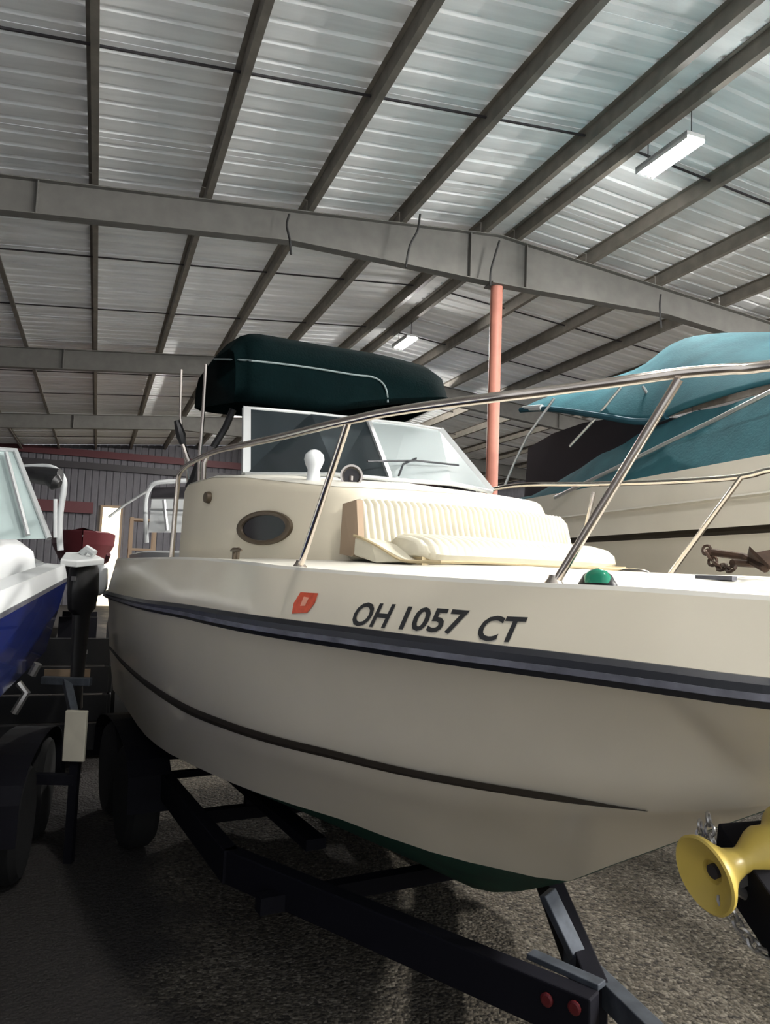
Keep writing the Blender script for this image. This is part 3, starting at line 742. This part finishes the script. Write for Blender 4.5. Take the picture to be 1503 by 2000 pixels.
we = W(1640, 1880, 1.75); kk = max(0, (we - tb).dot(td)); MB().bar(we + (we - W(1466, 1650, 2.1)).normalized() * .04 + Z * .08, tb + td * kk, .09, .10, RA).build('winch_post_foot', M['trailer'], tr)
MB().bar(RC + RA * .05 - Z * .035, RC + RA * .30 - Z * .055, .05, .012, BF).build('roller_bracket', M['galv'], tr)
for s in (.06, .20): MB().tube([RC + RA * s - Z * .05, wp - Z * .05], .014, 8).build('roller_arm', M['galv'], tr)
chain([W(1383, 1600, 2.12), W(1387, 1630, 2.1), W(1398, 1655, 2.08), W(1418, 1668, 2.07)], .012, .0042, 'safety_chain', 'galv', tr)
chain([W(1366, 1612, 2.14), W(1367, 1640, 2.13)], .010, .004, 'safety_chain', 'galv', tr)
chain([W(1412, 1765, 1.88), W(1440, 1805, 1.88), W(1466, 1840, 1.88), W(1500, 1868, 1.88), W(1520, 1890, 1.88)], .013, .0048, 'safety_chain', 'galv', tr)

# ================================================================== NEIGHBOUR BOAT (teal canvas, right)
NO = Vector((1.70, 7.5, H)); NF = Vector((.271, -.9626, 0)); NR = Vector((.9626, .271, 0))
def N(t, l, z): return NO + NF * t + NR * l + Z * z
nb = empty('cruiser_with_teal_canvas', N(1.5, 1.3, -1.2), math.atan2(NF.y, NF.x))
tag(nb, 'big cream boat with teal canvas covers, standing behind the front boat at right', 'boat')
def simple_hull(Pf, L0, L1, B_, rows_, mats, names, parent, bow=1.8, mod=None):
    """rows_: list of (lateral shrink, z) from the sheer down; mats/names: one per strip"""
    ts = [L0 + (L1 - bow - L0) * i / 6 for i in range(7)] + [L1 - bow + bow * q for q in (.2, .4, .55, .7, .82, .92, 1)]
    def half(t): q = max(0, (t - (L1 - bow)) / bow); return B_ / 2 * math.sqrt(max(0, 1 - q ** 2.2)) if q < 1 else .01
    for k in range(len(rows_) - 1):
        mb = MB()
        for s in (0, 1):
            g = []
            for t in ts:
                h = half(t); rr = []
                for sh, z in (rows_[k], rows_[k + 1]):
                    hh = max(.005, h - sh * (h / (B_ / 2))); q = max(0, (t - (L1 - bow)) / bow)
                    tt = t - q * max(0, (rows_[0][1] - z)) * .55
                    rr.append(Pf(tt, (B_ / 2 - hh) if s == 0 else (B_ / 2 + hh), z + (mod(t) if mod else 0)))
                g.append(rr)
            mb.grid(g)
        h = B_ / 2
        a, b = rows_[k], rows_[k + 1]
        dz = mod(L0) if mod else 0
        mb.v += [Pf(L0, a[0], a[1] + dz), Pf(L0, B_ - a[0], a[1] + dz), Pf(L0, B_ - b[0], b[1] + dz), Pf(L0, b[0], b[1] + dz)]
        n = len(mb.v); mb.f.append((n - 4, n - 3, n - 2, n - 1))
        mb.build(names[k], M[mats[k]], parent, smooth=True)
simple_hull(N, -2.2, 5.6, 2.7, [(.10, .87), (.02, .86), (0, .60), (.0, .40), (.03, .375), (.04, .35), (.22, -.30), (1.33, -.85)],
            ['deck', 'gel2', 'gel2', 'stripe', 'stripe', 'gel2', 'green'], ['gunwale', 'topside', 'topside', 'hull_stripe', 'hull_stripe', 'hull', 'hull_bottom'], nb, 2.6)
MB().grid([[N(t, -.02, .615), N(t, -.035, .60), N(t, -.02, .585)] for t in (-2.2, 0, 3.0)]).build('rub_rail', M['gel2'], nb)
ts = [-2.2, -1.2, -.9, 0, .6, 1.2, 2, 2.8, 3.4, 4.0, 4.8]
MB().grid([[N(t, .1 + max(0, t - 3) * .3, .87), N(t, 1.35, .95), N(t, 2.6 - max(0, t - 3) * .3, .87)] for t in ts if t > 2.6]).build('foredeck', M['deck'], nb)
ctop = [(-2.2, .95), (-1.0, 1.0), (-.2, 1.20), (.5, 1.32), (1.2, 1.42), (2.0, 1.42), (2.8, 1.38), (3.6, 1.25), (4.4, 1.0)]
rows = []
for i in range(34):
    t = -2.2 + 6.6 * i / 33; zt = lerp(ctop, t); wv = .012 * math.sin(t * 9)
    l0 = .06 + max(0, t - 3) * .35
    rows.append([N(t, l0, .85), N(t, l0 + .02, .88), N(t, l0 + .16, .88 + (zt - .88) * .45 + wv), N(t, l0 + .34, zt - .02 + wv), N(t, l0 + .55, zt), N(t, 1.35, zt + .05), N(t, 2.6 - l0 - .4, zt), N(t, 2.64 - l0, .86)])
MB().grid(rows).build('cockpit_cover', M['teal'], nb, smooth=True)
lower = [(1016, 801, 8.3), (1075, 799, 7.9), (1170, 812, 7.2), (1262, 824, 6.6), (1340, 795, 6.1), (1430, 765, 5.7), (1560, 730, 5.2)]
mid1 = [(1022, 795, 8.35), (1090, 782, 8.0), (1190, 780, 7.3), (1275, 770, 6.75), (1345, 748, 6.3), (1435, 728, 5.9), (1565, 708, 5.4)]
mid2 = [(1030, 791, 8.5), (1105, 768, 8.2), (1225, 742, 7.5), (1295, 712, 7.0), (1360, 692, 6.6), (1450, 682, 6.3), (1570, 680, 5.9)]
top_ = [(1040, 788, 8.9), (1120, 760, 8.7), (1245, 722, 8.1), (1320, 668, 7.6), (1390, 652, 7.3), (1480, 649, 7.0), (1590, 649, 6.7)]
back = [(1060, 800, 9.9), (1160, 790, 9.8), (1275, 770, 9.3), (1350, 740, 9.0), (1420, 730, 8.8), (1510, 730, 8.6), (1620, 730, 8.4)]
cols = [spline([W(*q) for q in c], 4) for c in (lower, mid1, mid2, top_, back)]
n_ = min(len(c) for c in cols)
cm = MB().grid([spline([c[i] for c in cols], 3) for i in range(n_)]).build('canvas_top', M['teal'], nb, smooth=True, solid=.02)
MB().tube([c for c in cols[0][:15]], .03, 8).build('hem', M['tealdk'], nb, smooth=True)
MB().tube([W(1503 + 60, 742, 4.9), W(1503, 766, 5.0), W(1400, 818, 5.5), W(1300, 866, 6.1), W(1180, 925, 6.8), W(1083, 972, 7.35)], .018, 8).build('grab_rail', M['alu'], nb, smooth=True)
for a_, b_ in ((2.6, 2.2), (2.6, 3.2), (.3, 3.0)): pass
for t_, l_, zt_ in ((-1.0, 1.9, 1.9), (1.2, 2.2, 1.75), (3.0, .5, 1.6), (3.1, 2.0, 1.65)): MB().tube([N(t_, l_, .9), N(t_ - .1, l_, zt_)], .014, 6).build('canvas_pole', M['alu'], nb, smooth=True)
for pts in ([(1082, 778, 7.7), (1030, 850, 7.9), (1003, 905, 8.0), (985, 948, 8.05)], [(1212, 757, 7.1), (1160, 820, 7.3), (1112, 872, 7.5)], [(1255, 755, 6.9), (1277, 790, 6.8), (1270, 815, 6.8)]):
    MB().tube([W(*q) for q in pts], .014, 6).build('canvas_pole', M['alu'], nb, smooth=True)
MB().tube([W(1022, 799, 8.28), W(1058, 796, 8.0)], .035, 8).build('end_fitting', M['white'], nb, smooth=True)
# dark sheet standing in for the shaded space under the neighbour's canvas
MB().grid([[N(t, .75, .9), N(t, .8, h)] for t, h in ((-2.2, 1.72), (-1.5, 1.80), (-.8, 1.80), (0, 1.72), (.8, 1.55), (1.5, 1.4))]).build('shade_sheet', M['interior_shade'], nb, solid=.01)
nt = empty('boat_trailer', N(1.3, 1.35, GZ), math.atan2(NF.y, NF.x)); tag(nt, 'dark trailer under the boat with teal canvas covers', 'trailer')
for l in (.45, 2.25):
    MB().bar(N(-2, l, -1.30), N(3.2, l, -1.30), .08, .15).build('frame_beam', M['trailer'], nt)
    MB().bar(N(-1.8, l + (.2 if l < 1 else -.2), -.95 + .15), N(2.5, l + (.2 if l < 1 else -.2), -.95 + .15), .1, .08).build('bunk', M['trailer'], nt)
    for t in (-1.2, 1.6): MB().bar(N(t, l + (.2 if l < 1 else -.2), -1.25), N(t, l + (.2 if l < 1 else -.2), -.85), .05, .05, NF).build('bunk_post', M['trailer'], nt)
    for t in (-.4, .35): wheel(nt, N(t, l - (.25 if l < 1 else -.25), GZ + .33), NR * (1 if l > 1 else -1))
for t in (-1.2, 0, 1.6, 3.1): MB().bar(N(t, .4, -1.32), N(t, 2.3, -1.32), .07, .07).build('cross_member', M['trailer'], nt)

# ================================================================== BLUE AND WHITE BOAT (left)
LO = Vector((-2.09, 5.0, H)); LF = Vector((.265, -.964, 0)).normalized(); LR = Vector((-.964, -.265, 0)).normalized()   # LR: from its near side inward
def Lp(t, l, z): return LO + LF * t + LR * l + Z * z
lb = empty('runabout', Lp(2.2, 1.1, -.95), math.atan2(LF.y, LF.x))
tag(lb, 'blue and white runabout at the left edge, stern toward the back of the shed', 'boat')
ez = lambda t: -.075 - .06 * min(t, 3.5)
simple_hull(Lp, 0, 5.6, 2.25, [(.13, .055), (.02, .05), (0, -.035), (.0, -.06), (.10, -.52), (.30, -.66), (1.1, -1.18)],
            ['white', 'white', 'railgrey', 'blue', 'blue', 'black'], ['gunwale', 'gunwale_side', 'rub_rail', 'hull', 'hull', 'hull_bottom'], lb, 2.2, ez)
rows = []
for t in [0, .1, .4, .8, 1.2, 1.6, 2.0, 2.5, 3, 3.4]:
    sc = 1 if t > .4 else .75 + t * .6
    rows.append([Lp(t, l, ez(t) + z * (sc if z > .05 else 1)) for l, z in ((.13, .05), (.16, .0), (.19, .0), (.22, .17), (.30, .25), (.50, .29), (1.1, .31), (1.6, .29), (1.95, .22), (2.03, .05))])
for t, wq in ((4.0, .80), (4.4, .66), (4.8, .50), (5.2, .30), (5.45, .12)):
    rows.append([Lp(t - .0, 1.125 + (l - 1.125) * wq, ez(t) + .045 + (max(z, 0) - .05) * wq) for l, z in ((.13, .05), (.16, .06), (.19, .08), (.22, .17), (.30, .25), (.50, .29), (1.1, .31), (1.6, .29), (1.95, .22), (2.03, .05))])
cvm = MB().grid(rows); cvm.prism(rows[0], LF * -.004); cvm.build('deck', M['white'], lb, smooth=True)
sc_pts = [W(96, 1052, 4.0), W(30, 880, 4.15), W(-150, 866, 4.0), W(-160, 1056, 3.8)]
ws = MB().prism(sc_pts, Vector((.05, .2, 0)) * .06).build('windscreen_cover', M['cushgrey'], lb)
MB().tube([sc_pts[0], sc_pts[1], sc_pts[2]], .016, 8).build('windscreen_frame', M['alu'], lb, smooth=True)
MB().tube([W(55, 1045, 3.95), W(12, 884, 4.1)], .012, 6).build('cover_seam', M['alu'], lb)
MB().tube(spline([W(118, 1075, 4.5), W(116, 1040, 4.5), W(118, 1000, 4.5), W(124, 960, 4.5), (W(124, 938, 4.5)), W(112, 920, 4.5), W(92, 912, 4.55), W(55, 913, 4.6), W(20, 916, 4.7)], 4), .019, 10).build('tower_arch', M['white'], lb, smooth=True)
MB().tube([W(108, 975, 4.45), W(108, 1050, 4.45)], .012, 8).build('tower_arch', M['white'], lb, smooth=True)
MB().tube([W(40, 918, 4.5), W(60, 927, 4.48), W(90, 930, 4.46), W(118, 928, 4.45)], [.02, .05, .055, .04], 12).build('tower_speaker', M['black'], lb, smooth=True)
MB().tube([W(92, 936, 4.42), W(108, 942, 4.42), W(117, 946, 4.42)], [.03, .05, .025], 12).build('tower_lamp', M['black'], lb, smooth=True)
MB().prism([W(128, 1078, 5.3), W(176, 1078, 5.6), W(204, 1091, 5.5), W(150, 1096, 5.1), W(118, 1092, 4.95)], Z * -.045).build('swim_platform', M['white'], lb, bevel=.008)
MB().tube([W(160, 1082, 5.4), W(170, 1072, 5.4), W(185, 1082, 5.4)], .03, 8).build('platform_cushion', M['white'], lb, smooth=True)
oc = W(166, 1100, 5.45)
om = MB()
om.grid([[Vector((oc.x, oc.y, H + z)) + Vector((math.cos(a) * w_, math.sin(a) * d_, 0)) for a in [2 * math.pi * k / 16 for k in range(16)]] for z, w_, d_ in ((.02, .03, .04), (.0, .065, .14), (-.06, .08, .19), (-.22, .085, .2), (-.34, .075, .17), (-.38, .05, .11), (-.9, .035, .08), (-1.05, .04, .1))], True, True)
om = om.build('outboard_motor', M['black'], lb, smooth=True)
MB().box(Vector((oc.x + .005, oc.y - .17, H - .12)), (.03, 0, 0), (0, .06, 0), (0, 0, .03)).build('motor_badge', M['galv'], om)
tl = empty('boat_trailer', Lp(2.0, 1.1, GZ), math.atan2(LF.y, LF.x)); tag(tl, 'dark trailer with black tyres under the blue and white runabout', 'trailer')
for l in (.5, 1.75):
    MB().bar(Lp(-.1, l, -1.32), Lp(3.6, l, -1.32), .075, .14).build('frame_beam', M['trailer'], tl)
    MB().bar(Lp(0, l, -.78), Lp(3.0, l, -.80), .10, .05).build('bunk', M['trailer'], tl)
    for t in (.3, 2.4): MB().bar(Lp(t, l, -1.3), Lp(t, l, -.8), .05, .05, LF).build('bunk_post', M['trailer'], tl)
for t in (.15, 1.6, 3.4): MB().bar(Lp(t, .5, -1.34), Lp(t, 1.75, -1.34), .07, .07).build('cross_member', M['trailer'], tl)
for t in (-.25, .50):
    wheel(tl, Lp(t, .16, GZ + .33), -LR); wheel(tl, Lp(t, 2.09, GZ + .33), LR)
rows = []
for k in range(13):
    a = math.pi * k / 12; cx = .125 - math.cos(a) * .82; cz = GZ + .33 + .42 * math.sin(a) ** .5
    rows.append([Lp(cx, .04, cz), Lp(cx, .29, cz)])
MB().grid(rows).build('fender', M['trailer'], tl, solid=.006)
# guide post with its upright cream panel, light fittings
g = W(147, 1437, 4.75); gp = Vector((g.x, g.y + .03, 0))
MB().box(Vector((g.x, g.y, g.z)), (.135, 0, 0), (0, .03, 0), (0, 0, .31)).build('cream_panel', M['vinyl'], tl, bevel=.006)
MB().box(Vector((gp.x, gp.y, .42)), (.05, 0, 0), (0, .05, 0), (0, 0, .84)).build('guide_post', M['trailer'], tl)
MB().bar(Vector((gp.x, gp.y, .50)), Lp(.15, .5, -1.34), .06, .06).build('guide_arm', M['trailer'], tl)
MB().box(W(130, 1330, 5.0), (.32, 0, 0), (0, .05, 0), (0, 0, .05)).bar(W(130, 1330, 5.0), Vector((gp.x, gp.y, .8)), .05, .05).build('light_bar', M['trailergrey'], tl, bevel=.004)
MB().tube([W(28, 1392, 4.2), W(52, 1352, 4.2), W(36, 1335, 4.2)], .022, 8).build('side_lamp', M['galv'], tl, smooth=True)
MB().tube([W(62, 1318, 4.4), W(74, 1296, 4.4)], .025, 8).build('side_lamp', M['galv'], tl, smooth=True)
# white fender hanging at the stern corner of the cream boat
fc = W(195, 1128, 5.9)
o = MB().lathe(fc + Z * .10, -Z, [(.01, -.02), (.03, 0), (.055, .03), (.06, .10), (.06, .18), (.04, .22), (.01, .24)], 16).build('fender_buoy', M['white'], smooth=True); tag(o, 'small white buoy hanging at the stern corner of the cream boat', 'buoy')
MB().tube([fc + Z * .11, W(208, 1095, 5.9), W(212, 1083, 5.85)], .018, 8).build('buoy_line', M['maroon'], o, smooth=True)

# ================================================================== FAR THINGS
def frame_fn(o_, f_, r_): return lambda t, l, z: o_ + f_ * t + r_ * l + Z * z
fd = Vector((-PU.x, -PU.y, 0))
def far_boat(name, label, px, py, Y, L, Bm, zs, mats, extra=None):
    o_ = W(px, py, Y); o_.z = 0; o_ = o_ - fd * L
    fn = frame_fn(o_, fd, PV)
    r = empty(name, Vector((o_.x, o_.y, 0)) + fd * L / 2 + PV * Bm / 2, BZ_ROT); tag(r, label, 'boat')
    simple_hull(fn, 0, L, Bm, [(.08, zs[0]), (0, zs[0] - .03), (.02, zs[0] - .30), (.2, zs[1]), (Bm / 2 - .03, zs[2])], mats, ['gunwale', 'topside', 'hull', 'hull_bottom'], r, 1.6)
    MB().grid([[fn(t, .08 + k, zs[0] - .01), fn(t, Bm / 2, zs[0] + .06), fn(t, Bm - .08 - k, zs[0] - .01)] for t, k in ((0, 0), (L - 1.6, 0), (L - 1.0, .2), (L - .5, .5), (L - .1, .9))]).build('deck', M[mats[0]], r)
    for t in (1.0, L - 1.8): MB().box(fn(t, Bm / 2, zs[2] / 2), fd * .12, PV * Bm * .6, Z * zs[2]).build('cradle', M['trailer'], r)
    return r, fn
r, fn = far_boat('far_cuddy_boat', 'white boat far back, dark opening and pale windshield, left of the cream cabin', 286, 1070, 10.2, 5.5, 2.2, (2.05, 1.5, .6), ['white', 'white', 'white', 'black'])
MB().tube(spline([W(286, 1060, 11.0), W(284, 985, 11.0), W(292, 955, 11.0), W(312, 942, 11.0), W(400, 938, 11.2)], 4), .035, 8).build('arch', M['white'], r, smooth=True)
MB().prism([W(296, 972, 11.3), W(300, 952, 11.3), W(420, 950, 11.3), W(420, 972, 11.3)], PU * .3).build('dark_opening', M['dark'], r)
MB().prism([W(290, 1040, 10.9), W(296, 975, 11.1), W(420, 975, 11.1), W(420, 1040, 10.9)], PU * .02).build('windshield', M['white'], r)
MB().tube([W(320, 976, 10.85), W(326, 1036, 10.85)], .03, 6).tube([W(292, 995, 10.85), W(400, 998, 10.85)], .02, 6).build('windshield_frame', M['alu'], r)
MB().tube([W(212, 1010, 10.6), W(245, 985, 10.7), W(286, 960, 10.8)], .018, 6).build('bow_rail', M['alu'], r)
r, fn = far_boat('far_red_boat', 'dark red boat far back beside the lit doorway', 90, 1072, 16.5, 5, 1.45, (2.55, 1.9, .5), ['redboat', 'redboat', 'redboat', 'black'])
c = empty('storage_rack', Vector((W(275, 1090, 19).x, 19, 0)), BZ_ROT); tag(c, 'brown wooden rack far back, right of the lit doorway', 'rack')
cb = Vector((W(275, 1090, 19).x, 19, 0))
for s in (-.35, .35):
    for q in (-.2, .2): MB().box(cb + PV * s * .8 + PU * q + Z * 1.5, PV * .09, PU * .09, Z * 3.0).build('upright', M['tan'], c)
for z in (.4, 1.3, 2.2, 2.95): MB().box(cb + Z * z, PV * .62, PU * .5, Z * .06).build('shelf', M['tan'], c)
r, fn = far_boat('far_covered_boat', 'dark covered boat far back between the green canvas top and the salmon post', 850, 960, 17.0, 6, 2.4, (2.5, 1.8, .5), ['blue', 'blue', 'blue', 'black'])
MB().grid([[fn(t, .1, 2.5), fn(t, .6, 2.5 + h), fn(t, 1.8, 2.5 + h), fn(t, 2.3, 2.5)] for t, h in ((0, .3), (1.5, 1.1), (3.2, 1.3), (4.4, .3))]).build('cover', M['tealdk'], r, smooth=True)

ut = empty('utility_trailer', Vector((-2.85, 6.9, 0)), BZ_ROT); tag(ut, 'low black box trailer parked behind the blue boat, left of the cream boat stern', 'trailer')
uo = Vector((-2.93, 6.6, 0)); 
for s_ in (-.56, .56):
    for k_ in range(4): MB().box(uo + PV * s_ + PU * .75 + Z * (.36 + .24 * k_), PV * .04, PU * 1.9, Z * .225).build('side_board', M['black'], ut, bevel=.004)
for k_ in range(4): MB().box(uo - PU * .2 + Z * (.36 + .24 * k_), PV * 1.1, PU * .035, Z * .225).build('tail_board', M['black'], ut, bevel=.004)
MB().box(uo + PU * .75 + Z * .22, PV * 1.1, PU * 1.85, Z * .06).build('bed', M['trailer'], ut)
MB().box(uo - PU * .24 + PV * .22 + Z * .90, PV * .36, PU * .03, Z * .07).build('tan_bar', M['tan'], ut)
MB().box(uo - PU * .24 + PV * .30 + Z * 1.08, PV * .13, PU * .03, Z * .035).build('marker_strip', M['galv'], ut)
for s_ in (-.70, .70): wheel(ut, uo + PV * s_ + PU * .8 + Z * .33, PV * (1 if s_ > 0 else -1))
MB().tube([uo + PV * -.66 + PU * .8 + Z * .33, uo + PV * .66 + PU * .8 + Z * .33], .025, 8).build('axle', M['trailer'], ut)
MB().box(uo + PU * .1 + Z * .1, PV * .5, PU * .08, Z * .2).build('rear_stand', M['trailer'], ut)
